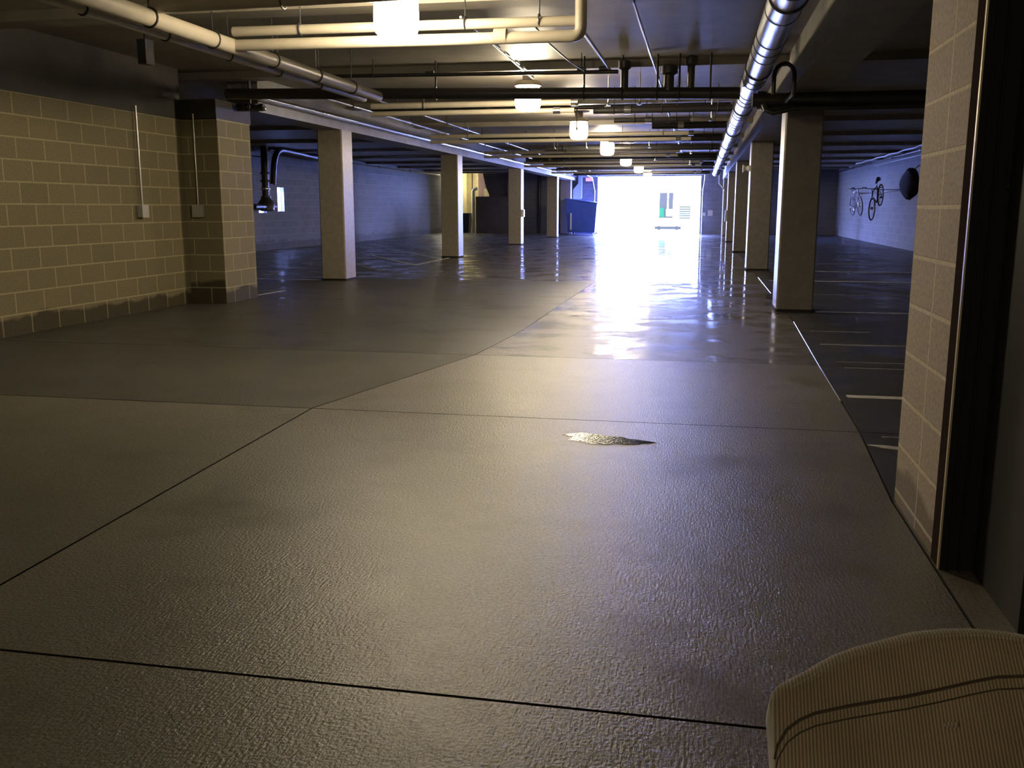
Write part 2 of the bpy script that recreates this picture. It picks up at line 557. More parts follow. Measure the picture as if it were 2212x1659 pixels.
# shallow ribs of the deck at every column line
ribs = [3.9, 7.85, 11.75, 15.65, 19.55, 23.45, 27.35, 31.25, 35.15, 39.05, 42.95]
mb = MB()
for y in ribs:
    mb.box((XL, y, CEIL - 0.09), (XR, y + 0.30, CEIL + 0.01))
struct(mb.build('ceiling_rib', 'ceiling'))

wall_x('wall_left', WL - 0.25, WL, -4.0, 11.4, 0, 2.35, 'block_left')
mb = MB()
mb.box((WL - 0.25, -4.0, 2.35), (WL, 11.4, CEIL))
mb.box((WL - 0.25, 11.4, 2.35), (-6.105, 12.35, 2.60))
M['ledge'] = plain('dark_bond_beam', (0.035, 0.032, 0.028), 0.7, 0, 0.2, 3)
struct(mb.build('trim_1', 'ledge'))
# block pilaster that ends the wall
mb = MB()
mb.box((WL - 0.25, 11.4, 0), (-6.10, 12.3, 2.36))
pil = mb.build('wall_left_end', ['block_left_front', 'block_left'])
for p in pil.data.polygons:
    if abs(p.normal.x) > 0.5:
        p.material_index = 1
struct(pil)
wall_y('wall_left_return', 11.4, 11.6, XL - 0.2, WL - 0.25, 0, CEIL, 'block_farx')
wall_x('wall_left_bay', XL - 0.2, XL, 11.4, YEND + 0.3, 0, CEIL, 'block_far', holes=((27.24, 27.70, 1.13, 1.86), (25.95, 26.48, 1.09, 1.17), (26.62, 26.86, 1.24, 1.52)))
wall_x('wall_right_bay', XR, XR + 0.2, 4.15, 45.0, 0, CEIL, 'block_pale')
wall_x('wall_right_bay_end', XR, XR + 0.2, 45.0, YEND + 0.3, 0, CEIL, 'block_far')
wall_y('wall_far', YEND, YEND + 0.3, -9.35, XR + 0.2, 0, CEIL, 'block_farx', holes=((-4.92, -0.06, -0.01, 2.72),))
wall_y('wall_stair_opening', YEND, YEND + 0.3, XL - 0.2, -9.35, 2.92, CEIL, 'block_farx')
wall_y('wall_camera_side', -4.2, -4.0, XL - 0.2, XR + 0.2, 0, CEIL, 'block_farx')
# pier on the right with wall behind it
mb = MB()
mb.box((0.865, 3.45, 0), (1.6, 4.15, CEIL))
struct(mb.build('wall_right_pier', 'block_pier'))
wall_y('wall_right_return', 3.9, 4.15, 1.6, XR + 0.2, 0, CEIL, 'block_farx')
wall_x('wall_right', 1.03, 1.25, -4.0, 3.45, 0, CEIL, plain('olive_wall_paint', (0.30, 0.29, 0.13), 0.7, 0, 0.1, 4))

# stair alcove behind the far left corner
wall_y('wall_alcove_back', 51.2, 51.5, XL - 0.2, -9.0, 0, CEIL + 0.15, 'cream_wall')
wall_x('wall_alcove_side', -9.2, -9.0, YEND + 0.3, 51.2, 0, CEIL + 0.15, 'cream_wall')
wall_x('wall_alcove_left', XL - 0.2, XL, YEND + 0.3, 51.2, 0, CEIL + 0.15, 'cream_wall')
mb = MB()
mb.box((-10.95, YEND - 0.02, 0), (-9.35, YEND + 0.18, 1.79))
struct(mb.build('wall_partition', 'navy_wall'))
mb = MB()
mb.box((-11.2, 47.6, 0), (-9.25, 47.75, CEIL + 0.1))
struct(mb.build('wall_stair_back', 'pink_wall'))
mb = MB()
# sloping underside of the stair flight
vv = [(-10.72, 46.5, 3.0), (-9.21, 46.5, 3.0), (-9.21, 46.5, 1.6), (-10.25, 46.5, 1.6), (-10.55, 46.5, 2.25)]
nv = len(vv)
mb.add(vv + [(x, 47.5, z) for x, y, z in vv], [tuple(range(nv)), tuple(range(2 * nv - 1, nv - 1, -1))] + [(i, (i + 1) % nv, (i + 1) % nv + nv, i + nv) for i in range(nv)])
tag(mb.build('stair_flight', 'navy_wall'), 'dark sloping stair underside above the low partition at far left', 'stairs')

# windows in the left bay wall
for i, (a, b_, c, d) in enumerate(((27.24, 27.70, 1.13, 1.86), (25.95, 26.48, 1.09, 1.17), (26.62, 26.86, 1.24, 1.52)), 1):
    e = bpy.data.objects.new('window_%d' % i, None)
    e.location = (XL, (a + b_) / 2, c)
    COL.objects.link(e)
    struct(e)
    w = b_ - a
    fr = MB()
    t_ = 0.012
    fr.box((-0.14, -w / 2 + 0.001, 0.001), (-0.10, -w / 2 + t_, d - c - 0.001))
    fr.box((-0.14, w / 2 - t_, 0.001), (-0.10, w / 2 - 0.001, d - c - 0.001))
    fr.box((-0.14, -w / 2 + t_, 0.001), (-0.10, w / 2 - t_, t_))
    fr.box((-0.14, -w / 2 + t_, d - c - t_), (-0.10, w / 2 - t_, d - c - 0.001))
    fr.build('window_frame', 'box', e)
    gp = MB()
    gp.box((-0.125, -w / 2 + t_, t_), (-0.119, w / 2 - t_, d - c - t_))
    gp.build('window_pane', 'glass', e)

# ------------------------------------------------------------------ columns and beams
def column(x0, x1, y0, y1, z1, mat, label, group):
    t_ = thing('concrete_column', label, 'column', ((x0 + x1) / 2, (y0 + y1) / 2, 0), 0, group)
    w, d = (x1 - x0) / 2, (y1 - y0) / 2
    mb = MB()
    mb.box((-w, -d, 0), (w, d, z1), 0.018)
    mb.build('shaft', mat, t_)
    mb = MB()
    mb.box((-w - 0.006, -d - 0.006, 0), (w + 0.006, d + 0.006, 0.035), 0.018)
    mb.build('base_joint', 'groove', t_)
    return t_
ZB = 2.53
LC = [(15.4, 'nearest square column of the left row, past the block wall'),
      (23.2, 'second square column of the left row, hiding the end of the stair alcove'),
      (31.7, 'third square column of the left row, with a small box on its aisle face'),
      (39.9, 'fourth and farthest square column of the left row')]
for y, l in LC:
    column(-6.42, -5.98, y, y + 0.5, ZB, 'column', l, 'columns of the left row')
RC = [(11.75, 'nearest square column of the right row, bright edge, beside the block pier'),
      (19.6, 'second square column of the right row, with a round horn on its edge'),
      (27.6, 'third square column of the right row'),
      (35.8, 'fourth square column of the right row, with a flat box at mid height'),
      (43.6, 'farthest square column of the right row, by the garage opening')]
for y, l in RC:
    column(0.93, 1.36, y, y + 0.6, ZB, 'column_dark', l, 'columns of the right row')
column(-6.62, -6.12, 45.2, 45.95, ZB, 'column', 'pilaster against the far wall beside the blue dumpster', 'columns of the left row')

mb = MB()
mb.box((0.93, 4.2, ZB), (1.36, YEND, CEIL), 0.0)
tag(mb.build('concrete_beam', 'beam'), 'long concrete beam over the right row of columns', 'beam', 'beams over the columns')
mb = MB()
mb.box((-6.42, 12.35, ZB), (-5.98, YEND, CEIL))
tag(mb.build('concrete_beam', 'beam'), 'long concrete beam over the left row of columns', 'beam', 'beams over the columns')

# ------------------------------------------------------------------ painted lines
def stripe(label, p0, p1, w=0.09, mat='paint', group='painted stall lines'):
    p0, p1 = Vector(p0), Vector(p1)
    d = (p1 - p0).normalized()
    n = Vector((-d.y, d.x)) * w / 2
    mb = MB()
    c = [p0 - n, p1 - n, p1 + n, p0 + n]
    mb.prism([(q.x, q.y) for q in c], 0.0, 0.002)
    tag(mb.build('stall_line', mat), label, 'painted line', group)
stripe('white stall line crossing right bay nearest the block pier', (1.0, 6.47), (5.9, 6.47))
stripe('faint stall line in right bay between the pier and the nearest column', (1.12, 8.98), (5.9, 8.98), 0.07, 'paint_dim')
stripe('white stall line starting at the foot of the nearest right column', (1.4, 11.86), (5.9, 11.86))
stripe('faint stall line behind the nearest right column', (1.2, 14.25), (5.9, 14.25), 0.07, 'paint_dim')
stripe('wide pale stall line in right bay level with the joint sealant', (1.2, 16.9), (5.9, 16.9), 0.12)
stripe('stall line in right bay beside the second right column', (1.4, 19.5), (5.9, 19.5), 0.12, 'paint')
stripe('farthest stall line seen in the right bay', (1.4, 22.3), (5.9, 22.3), 0.12, 'paint_dim')
stripe('thin worn paint dash in the right bay, farther of the pair', (1.13, 7.95), (1.75, 7.95), 0.03, 'paint_dim', 'worn paint dashes')
stripe('thin worn paint dash in the right bay, nearer of the pair', (1.15, 7.66), (1.8, 7.66), 0.035, 'paint_dim', 'worn paint dashes')
stripe('single worn paint dash near the foot of the nearest right column', (1.14, 9.95), (1.72, 9.95), 0.05, 'paint_dim', 'worn paint dashes')
stripe('thin cracked line in the floor level with the first right column', (0.25, 11.55), (0.85, 11.35), 0.03, 'paint_dim', 'worn paint dashes')
stripe('faint stall line nearest the pier at floor level in the right bay', (1.02, 5.32), (1.6, 5.32), 0.025, 'paint_dim', 'worn paint dashes')
mb = MB()
ring = [(1.03 + 0.11 * math.cos(a) * (1 + .2 * math.sin(3 * a)), 5.08 + 0.035 * math.sin(a) - 0.03 * math.cos(a)) for a in [2 * PI * k / 18 for k in range(18)]]
mb.prism(ring, 0.0, 0.002)
tag(mb.build('paint_splash', 'paint'), 'small white paint blob on the floor left of the pier', 'paint mark')
stripe('white edge line between the block pilaster and the first left column', (-6.28, 12.35), (-6.18, 13.35), 0.07)
stripe('white stall line behind the block pilaster in the left bay', (-6.2, 13.3), (-9.5, 13.3), 0.06, 'paint_dim')
stripe('white stall line reaching the first left column', (-6.5, 15.5), (-10.5, 15.75), 0.08)
stripe('pale edge line leading up to the second left column', (-6.15, 20.0), (-6.2, 23.1), 0.10)
stripe('pale edge line leading on past the second left column', (-6.2, 23.8), (-6.3, 28.5), 0.10, 'paint_dim')
for i, y in enumerate((20.2, 22.6, 18.0)):
    stripe(['angled stall line in left bay, nearer of the two touching the edge line', 'angled stall line in left bay ending at the second left column',
            'angled stall line in left bay closest to the first left column'][i], (-6.25 - (0.9 if i == 0 else 0) * 0, y), (-8.9, y + 4.3), 0.09, 'paint' if i < 2 else 'paint_dim')

# ------------------------------------------------------------------ pipes
def hang_rods(parent, xs, axis, fixed, z, r, name='hanger', mat='iron'):
    """rod and clamp hangers; axis 'x': pipe runs along X at y=fixed"""
    for q in xs:
        mb = MB()
        p = (q, fixed) if axis == 'x' else (fixed, q)
        mb.tube([(p[0], p[1], z + r), (p[0], p[1], CEIL - 0.003)], 0.006, 6)
        mb.torus((p[0], p[1], z), r + 0.006, 0.007, 'x' if axis == 'x' else 'y', 16, 6)
        mb.build(name, mat, parent)

def couplings(parent, xs, axis, fixed, z, r, mat='galv', L=0.05):
    for q in xs:
        mb = MB()
        a, b_ = ((q - L, fixed, z), (q + L, fixed, z)) if axis == 'x' else ((fixed, q - L, z), (fixed, q + L, z))
        mb.tube([a, b_], r * 1.25, 14)
        mb.build('coupling', mat, parent, True)

def pipe(label, pts, r, mat, hang=(), coup=(), cmat='galv', cat='pipe', name='pipe', group=None, n=14, cl=0.05):
    """pipe with straight first run used for hangers and couplings"""
    t_ = thing(name, label, cat, (0, 0, 0), 0, group)
    mb = MB()
    mb.tube(pts, r, n)
    mb.build('run', mat, t_, True)
    a, b_ = Vector(pts[0]), Vector(pts[1])
    ax = 'x' if abs(b_.x - a.x) > abs(b_.y - a.y) else 'y'
    fx = a.y if ax == 'x' else a.x
    hang_rods(t_, hang, ax, fx, a.z, r)
    couplings(t_, coup, ax, fx, a.z, r, cmat, cl)
    return t_

def elbow(p0, c, p1, k=6, rad=0.1):
    p0, c, p1 = Vector(p0), Vector(c), Vector(p1)
    a = c + (p0 - c).normalized() * rad
    b_ = c + (p1 - c).normalized() * rad
    out = [p0]
    for i in range(k + 1):
        s = i / k
        out.append(a * (1 - s) ** 2 + c * 2 * s * (1 - s) + b_ * s * s)
    out.append(p1)
    return out

# long cream pipes on the left, running away from the camera
pipe('thick cream pipe running lengthwise overhead at left', [(-3.90, -1, 2.57), (-3.90, 11.30, 2.57)], 0.062, 'pvc', (5.4, 6.4, 7.3, 8.4, 9.4, 10.4), (), group='lengthwise cream pipes')
pipe('thinner cream pipe running close under the thick lengthwise pipe', [(-4.08, -1, 2.54), (-4.08, 11.30, 2.54)], 0.036, 'pvc', (5.9, 6.9, 7.9, 8.9, 9.9), (), group='lengthwise cream pipes')
# cream cross pipes in front of the first lamp
pipe('cream cross pipe branching off nearest the camera, high at top left', [(-3.90, 6.45, 2.66), (-1.2, 6.45, 2.68)], 0.055, 'pvc', (-2.9,), group='cream cross pipes')
pipe('cream cross pipe with a bend up at its right end', elbow((-3.88, 7.6, 2.57), (-0.965, 7.6, 2.55), (-0.965, 7.6, CEIL - 0.003), rad=0.07), 0.046, 'pvc', (), (-1.6,), 'pvc', group='cream cross pipes')
pipe('upper cream cross pipe just above the bent one', [(-3.90, 7.66, 2.69), (-1.0, 7.66, 2.675)], 0.040, 'pvc', (-3.3, -1.9, -1.3), (), group='cream cross pipes')
# the other pairs farther along the aisle
far_pairs = [(13.6, -4.8, -1.75, 'second'), (19.5, -5.6, -0.2, 'third'), (25.4, -5.8, -0.6, 'fourth'), (31.3, -5.8, 0.0, 'fifth'), (37.2, -5.8, 0.0, 'sixth')]
for Y, x0, x1, w in far_pairs:
    pipe('upper cream pipe of the %s pair crossing the aisle' % w, [(x0, Y, 2.70), (x1, Y, 2.70)], 0.042, 'pvc', (x0 + 0.8, x1 - 0.6), (x1 - 0.05,), 'galv', group='cream cross pipes')
    pipe('lower cream pipe of the %s pair crossing the aisle' % w, [(x0, Y - 0.02, 2.59), (x1 - 0.05, Y - 0.02, 2.59)], 0.036, 'pvc', (), (x1 - 0.3,), 'galv', group='cream cross pipes')
# dark main across the whole aisle
tm = pipe('thick black main pipe crossing the whole aisle overhead', [(-5.94, 11.40, 2.655), (0.385, 11.40, 2.525)], 0.066, 'black_pipe', (), (), group='dark cross pipes')
for x in (-3.2, -1.4, -0.95, -0.55, -0.3, 0.05):
    mb = MB()
    z = 2.655 + (2.525 - 2.655) * (x + 5.94) / 6.4
    mb.tube([(x, 11.4, z), (x, 11.4, CEIL - 0.003)], 0.012, 8)
    mb.torus((x, 11.4, z), 0.072, 0.010, 'x', 16, 6)
    mb.build('hanger', 'iron', tm)
# fat flanged drops and valve on it
for x, rr, zz in ((-0.93, 0.075, 2.93), (-0.42, 0.10, 2.86), (-0.17, 0.07, 2.95)):
    mb = MB()
    z = 2.655 + (2.525 - 2.655) * (x + 5.94) / 6.4
    mb.lathe([(rr * 0.6, 0), (rr * 0.6, zz - z - 0.12), (rr, zz - z - 0.10), (rr, zz - z - 0.02), (rr * .5, zz - z)], (x, 11.4, z), 16)
    mb.build('valve', 'black_pipe', tm, True)
pipe('thin black pipe running just above the thick main', [(-4.6, 11.15, 2.80), (-0.98, 11.15, 2.76)], 0.022, 'black_pipe', (-3.9, -1.4), (-3.2, -1.15, -1.4), 'iron', group='dark cross pipes')
# right hand continuation in front of the nearest right column
pipe('rusty black pipe passing over the nearest right column into the bay', [(0.52, 11.3, 2.43), (5.95, 11.3, 2.42)], 0.078, 'black_pipe', (), (0.62, 2.4), 'iron', group='dark cross pipes')
pipe('thin black pipe below the rusty one at the nearest right column', elbow((5.95, 11.25, 2.33), (0.62, 11.25, 2.33), (0.62, 11.25, 2.45), rad=0.06), 0.028, 'black_pipe', (), (), group='dark cross pipes')
pipe('short curved black pipe loop beside the top of the nearest right column', [(0.92, 11.1, 2.31), (0.74, 11.1, 2.27), (0.66, 11.1, 2.30), (0.64, 11.15, 2.36)], 0.030, 'black_pipe', group='dark cross pipes')
arc = [(0.68, 10.3, 2.38)] + [(0.78 - 0.10 * math.cos(a), 10.3, 2.56 + 0.12 * math.sin(a)) for a in [PI * k / 8 for k in range(9)]] + [(0.88, 10.3, 2.38), (0.88, 11.2, 2.40)]
pipe('black gooseneck pipe arching beside the shiny duct', arc, 0.022, 'black_pipe', group='dark cross pipes')
# dark cross ducts on the right half further along
dk = [(14.2, -1.6, 0.38, 2.64, 0.05), (14.25, -1.3, -0.2, 2.50, 0.035), (17.2, -0.9, 0.38, 2.66, 0.06), (20.6, -2.0, 0.38, 2.68, 0.07), (24.0, -3.9, 0.38, 2.70, 0.07), (27.9, -4.9, 0.38, 2.70, 0.08),
      (30.0, -5.5, 0.38, 2.74, 0.07), (33.5, -5.5, 0.38, 2.72, 0.08), (36.5, -5.5, 0.38, 2.74, 0.07), (41.5, -5.5, 0.3, 2.72, 0.09)]
nm = ['first', 'second', 'third', 'fourth', 'fifth', 'sixth', 'seventh', 'eighth', 'ninth', 'tenth']
for i, (Y, x0, x1, z, r) in enumerate(dk):
    pipe('dark pipe crossing overhead beyond the main, %s one counted from the camera' % nm[i], [(x0, Y, z), (x1, Y, z)], r, 'black_pipe', [x0 + 0.3, (x0 + x1) / 2, x1 - 0.2], [x0 + 0.5], 'galv', group='dark cross pipes', n=12)
pipe('black pipe crossing high under the deck between lamps two and three', [(-5.4, 15.3, 2.80), (0.38, 15.3, 2.80)], 0.035, 'black_pipe', (-4, -2.6, -1, 0), (-3.4, -1.5), 'galv', group='dark cross pipes')
pipe('black pipe crossing high under the deck between lamps three and four', [(-5.4, 21.8, 2.82), (0.38, 21.8, 2.82)], 0.035, 'black_pipe', (-4, -2.6, -1, 0), (-3.4, -1.5), 'galv', group='dark cross pipes')
# lengthwise conduits
pipe('long straight bright conduit running lengthwise near mid ceiling', [(-0.60, 2.0, 2.88), (-0.60, 15.5, 2.88)], 0.014, 'conduit', (), (8.0, 12.6), 'iron', group='lengthwise conduits', n=8)
pipe('straight conduit continuing lengthwise beyond the black main', [(-0.62, 16.0, 2.86), (-0.62, 42, 2.86)], 0.018, 'conduit', (), (17, 20, 23, 26, 30, 35), 'galv', group='lengthwise conduits', n=8)
pipe('short slanted conduit from the bent cream pipe to the black main', [(-1.10, 8.9, 2.80), (-1.08, 11.35, 2.79)], 0.018, 'conduit', (), (), group='lengthwise conduits', n=8)
pipe('thin curved cable sagging left of the short slanted conduit', [(-1.52, 8.6, 2.84), (-1.50, 9.4, 2.80), (-1.42, 10.3, 2.76), (-1.36, 11.1, 2.77)], 0.009, 'conduit', (), (), cat='cable', name='cable', group='lengthwise conduits', n=8)
pipe('conduit with bright couplings running towards the second lamp', [(-2.10, 8.3, 2.86), (-2.16, 12.3, 2.86)], 0.012, 'conduit', (), (9.8, 10.3, 10.9, 11.4), 'galv', group='lengthwise conduits', n=8, cl=0.10)
pipe('thin conduit crossing from the first lamp towards the left rear', [(-2.48, 6.9, 2.87), (-3.0, 3.0, 2.87)], 0.010, 'conduit', group='lengthwise conduits', n=8)
pipe('loop of cable hanging near the bent cream pipe at top', [(-1.45, 6.75, CEIL - .01), (-1.47, 6.8, 2.86), (-1.42, 6.9, 2.75), (-1.34, 6.95, 2.70)], 0.012, 'conduit', cat='cable', name='cable', n=8)
# left row: rail beside the beam and bundle of pipes
pipe('long bright rail pipe fixed along the left beam', [(-5.90, 11.5, 2.70), (-5.90, 45.4, 2.70)], 0.042, 'galv', (), (), group='pipes along the left beam')
cp = bpy.data.objects[-1] if False else None
pipe('segmented pipe beside the rail pipe, lowest of the left bundle', [(-5.25, 12.5, 2.76), (-5.25, 45, 2.76)], 0.022, 'galv', (14, 17, 20, 23, 26, 29, 32, 35, 38), (14.5, 16.8, 18.5, 20.6, 22.7, 24.8, 27, 29, 31, 33, 36, 39, 42), 'galv', group='pipes along the left beam', n=10, cl=0.18)
pipe('segmented pipe highest of the left bundle', [(-4.85, 13.5, 2.84), (-4.85, 45, 2.84)], 0.018, 'galv', (15, 18, 21, 24, 27, 30, 34), (15.3, 17.5, 19.8, 21.7, 23.9, 26, 28, 30, 33, 35, 38, 40), 'galv', group='pipes along the left beam', n=10, cl=0.16)
# right bay pipes high on the wall
pipe('straight pipe high along the right bay wall', [(5.85, 20, 2.80), (5.85, 45.5, 2.80)], 0.03, 'galv', (24, 28, 32, 36, 40), (), group='pipes along the right bay wall')
wob = [(5.55, 24 + i * 0.7, 2.83 + 0.015 * math.sin(i * 2.1)) for i in range(20)]
pipe('lumpy wrapped cable bundle above the right wall pipe', wob, 0.028, 'box', cat='cable', name='cable_bundle', n=8)
pipe('thin lower conduit along the right bay wall', [(5.98, 20, 2.70), (5.98, 36, 2.70)], 0.012, 'conduit', group='pipes along the right bay wall', n=8)
pipe('short bright conduit stub seen beside the block pier at top right', [(3.0, 13.6, 2.72), (3.0, 14.6, 2.72)], 0.012, 'conduit', (14.1,), n=8)
# left bay pipe
pipe('pipe low along the left bay wall under the ceiling', [(-12.45, 18, 2.68), (-12.45, 26.0, 2.68)], 0.02, 'galv', (20, 24), (25.95,), group='pipes in the left bay', n=8)
pipe('pipe continuing along the left bay wall beyond the riser', [(-12.45, 31, 2.80), (-12.45, 45, 2.80)], 0.03, 'galv', (33, 36, 40), (), group='pipes in the left bay', n=8)

# spiral duct
td = thing('spiral_duct', 'long shiny round ventilation duct beside the right beam', 'duct')
mb = MB()
mb.tube([(0.52, 1.0, 2.64), (0.52, 40.5, 2.64)], 0.125, 32)
mb.build('duct_run', 'duct', td, True)
y = 1.6
k = 0
while y < 40:
    mb = MB()
    mb.torus((0.52, y, 2.64), 0.125, 0.006, 'y', 32, 6)
    mb.build('seam_ring', 'seam', td)
    y += 0.42 if k % 3 else 1.05
    k += 1
for y in (6.8, 10.2, 14, 18, 22, 26, 30, 34, 38):
    mb = MB()
    mb.tube([(0.52, y, 2.765), (0.52, y, CEIL - 0.003)], 0.007, 6)
    mb.torus((0.52, y, 2.64), 0.131, 0.008, 'y', 32, 6)
    mb.build('hanger', 'iron', td)

# sprinkler heads
sp0 = thing('sprinkler_head', 'sprinkler head', 'sprinkler', (0, 0, 0))
mb = MB(); mb.tube([(0, 0, 0), (0, 0, 0.11)], 0.011, 8); mb.build('drop', 'galv', sp0)
mb = MB(); mb.lathe([(0.012, -0.05), (0.034, -0.046), (0.034, -0.040), (0.012, -0.036), (0.018, -0.01), (0.020, 0.0)], (0, 0, 0), 14); mb.build('deflector', 'chrome', sp0)
sps = [(-1.3, 13.3, 2.66, 'chrome sprinkler head left of the dark pipe beyond the main'), (-0.85, 12.9, 2.62, 'chrome sprinkler head right of the second lamp'),
       (-2.0, 15.4, 2.50, 'chrome sprinkler head hanging below the second cream pair'), (-0.9, 15.4, 2.62, 'chrome sprinkler head above the third lamp, right side'),
       (-0.2, 17.6, 2.70, 'chrome sprinkler head near the long conduit'), (0.1, 15.0, 2.58, 'chrome sprinkler head close to the shiny duct'),
       (-3.3, 21.5, 2.60, 'left chrome sprinkler head before the third cream pair end'), (-2.7, 22.5, 2.66, 'chrome sprinkler head left of the fourth lamp'),
       (-1.2, 22.0, 2.62, 'chrome sprinkler head right of the fourth lamp'), (-0.3, 24.6, 2.62, 'chrome sprinkler head between fourth and fifth lamps, near duct'),
       (-3.6, 26.3, 2.62, 'chrome sprinkler head left of the fifth lamp'), (-1.3, 27.0, 2.58, 'chrome sprinkler head right of the fifth lamp'),
       (-4.2, 29.4, 2.60, 'far chrome sprinkler head towards the left bundle'), (-0.4, 30.5, 2.62, 'far chrome sprinkler head towards the duct')]
for i, (x, y, z, l) in enumerate(sps):
    o = sp0 if i == 0 else copy_tree(sp0)
    o.location = (x, y, z)
    tag(o, l, 'sprinkler', 'sprinkler heads')
    for ch in o.children:
        if ch.name.startswith('drop'):
            ch.scale = (1, 1, (CEIL - 0.002 - z) / 0.11)

# ------------------------------------------------------------------ ceiling lamps
def make_lamp():
    t_ = thing('ceiling_lamp', 'lamp', 'lamp', (0, 0, 0))
    mb = MB()
    mb.lathe([(0.19, 0.0), (0.185, -0.02), (0.075, -0.03), (0.07, -0.10), (0.075, -0.12)], (0, 0, 0), 28)
    mb.build('ceiling_plate', 'lamp_metal', t_, True)
    mb = MB()
    mb.lathe([(0.075, -0.11), (0.16, -0.13), (0.175, -0.16), (0.172, -0.19), (0.14, -0.20)], (0, 0, 0), 28)
    mb.build('housing', 'lamp_metal', t_, True)
    mb = MB()
    mb.lathe([(0.10, -0.195), (0.150, -0.21), (0.162, -0.245), (0.165, -0.30), (0.168, -0.36), (0.166, -0.42), (0.155, -0.465), (0.125, -0.495), (0.07, -0.505)], (0, 0, 0), 28)
    g_ = mb.build('glass_globe', 'glass_lamp', t_, True)
    return t_
lamp0 = make_lamp()
lam = [(7.0, 'large glowing lamp nearest the camera, at the top edge'), (12.45, 'second glowing lamp, in front of the black main pipe'),
       (17.7, 'third glowing lamp along the aisle'), (23.1, 'fourth glowing lamp, crossed by a dark pipe'),
       (28.9, 'fifth glowing lamp along the aisle'), (34.8, 'sixth glowing lamp, just above the bright opening'), (40.6, 'farthest ceiling lamp before the opening')]
for i, (y, l) in enumerate(lam):
    o = lamp0 if i == 0 else copy_tree(lamp0)
    o.location = (-2.26, y, CEIL)
    tag(o, l, 'lamp', 'ceiling lamps')

o = copy_tree(lamp0)  # extra lamp added out of view to light the chair
o.location = (-1.4, -2.7, CEIL)
dim = emit('added_fill_lamp_glass', (1.0, 0.80, 0.50), LAMP_E * 0.5)
for ch in o.children:
    if ch.name.startswith('glass_globe'):
        ch.data = ch.data.copy()
        ch.data.materials[0] = dim
tag(o, 'added ceiling lamp behind the camera, out of the picture, to light the chair', 'lamp', 'ceiling lamps')

# lamps
def wall_light(label, loc, e, col, rz=0.0):
    t_ = thing('wall_light', label, 'lamp', loc, rz)
    mb = MB(); mb.box((-0.10, 0, -0.08), (0.10, 0.05, 0.08)); mb.build('back_box', 'lamp_metal', t_)
    mb = MB(); mb.box((-0.09, -0.06, -0.07), (0.09, 0.0, 0.07), 0.02); mb.build('lens', emit('alcove_lens', col, e), t_)
wall_light('small bright light high in the yellow stair alcove', (-11.45, 51.149, 2.80), 420, (1.0, 0.92, 0.62))
wall_light('added hidden lamp on the left alcove wall, brightening the pink stair wall', (-12.7, 46.95, 2.5), 420, (1.0, 0.92, 0.70), PI / 2)  # lamp added out of sight to brighten the pink stair wall

# ------------------------------------------------------------------ wall fittings
def switch_box(name, label, loc, face, size, zt, mat='box', group=None, cat='electrical box'):
    """face: unit vector (x,y) the box front points to; a conduit rises from it to zt"""
    t_ = thing(name, label, cat, loc, math.atan2(face[1], face[0]) + PI / 2, group)
    w, h, d = size
    mb = MB(); mb.box((-w / 2, -d, -h / 2), (w / 2, 0, h / 2), 0.006); mb.build('box_body', mat, t_)
    mb = MB(); mb.box((-w / 2 - .004, -d - 0.006, -h / 2 - .004), (w / 2 + .004, -d, h / 2 + .004)); mb.build('cover_plate', mat, t_)
    if zt:
        mb = MB(); mb.tube([(0, -d / 2, h / 2), (0, -d / 2, zt - loc[2])], 0.012, 10); mb.build('conduit', 'conduit', t_, True)
    return t_
switch_box('outlet_box', 'grey outlet box with conduit on the left block wall', (WL, 10.35, 1.20), (1, 0), (0.13, 0.14, 0.07), 2.42, group='outlet boxes')
switch_box('outlet_box', 'grey outlet box with conduit on the shaded pilaster face', (-6.41, 11.4, 1.20), (0, -1), (0.14, 0.15, 0.06), 2.42, group='outlet boxes')
switch_box('switch_box', 'small white box on the third left column', (-5.98, 31.9, 1.06), (1, 0), (0.2, 0.24, 0.07), 0, 'white')
switch_box('switch_box', 'flat box at mid height on the fourth right column', (0.93, 36.1, 0.95), (-1, 0), (0.25, 0.40, 0.06), 0, 'box')
switch_box('control_box', 'larger pale control box on the far wall right of the opening', (0.42, YEND, 1.0), (0, -1), (0.22, 0.26, 0.08), 0, 'box')
switch_box('control_box', 'smaller pale control box on the far wall right of the opening', (0.14, YEND, 0.95), (0, -1), (0.12, 0.15, 0.06), 0, 'box')
th = thing('alarm_horn', 'round pale alarm horn on the second right column', 'horn', (0.93, 19.9, 2.02), PI / 2)
mb = MB()
mb.tube([(0, 0, 0), (0, 0.05, 0), (0, 0.07, 0), (0, 0.14, 0)], [0.05, 0.05, 0.035, 0.075], 20)
mb.build('horn_body', 'white', th, True)
mb = MB(); mb.box((-0.05, 0.0, -0.06), (0.05, 0.02, 0.06)); mb.build('mount_plate', 'box', th)

# dark speaker-like box hanging above the left wall
tb = thing('hanging_box', 'dark box hanging under the ceiling above the left block wall', 'box', (-5.55, 9.0, 2.66))
mb = MB(); mb.box((-0.055, -0.07, 0), (0.055, 0.07, 0.24), 0.01); mb.build('box_body', 'iron', tb)
mb = MB(); mb.tube([(0, 0, 0.24), (0, 0, CEIL - 2.661)], 0.012, 8); mb.build('stem', 'iron', tb)
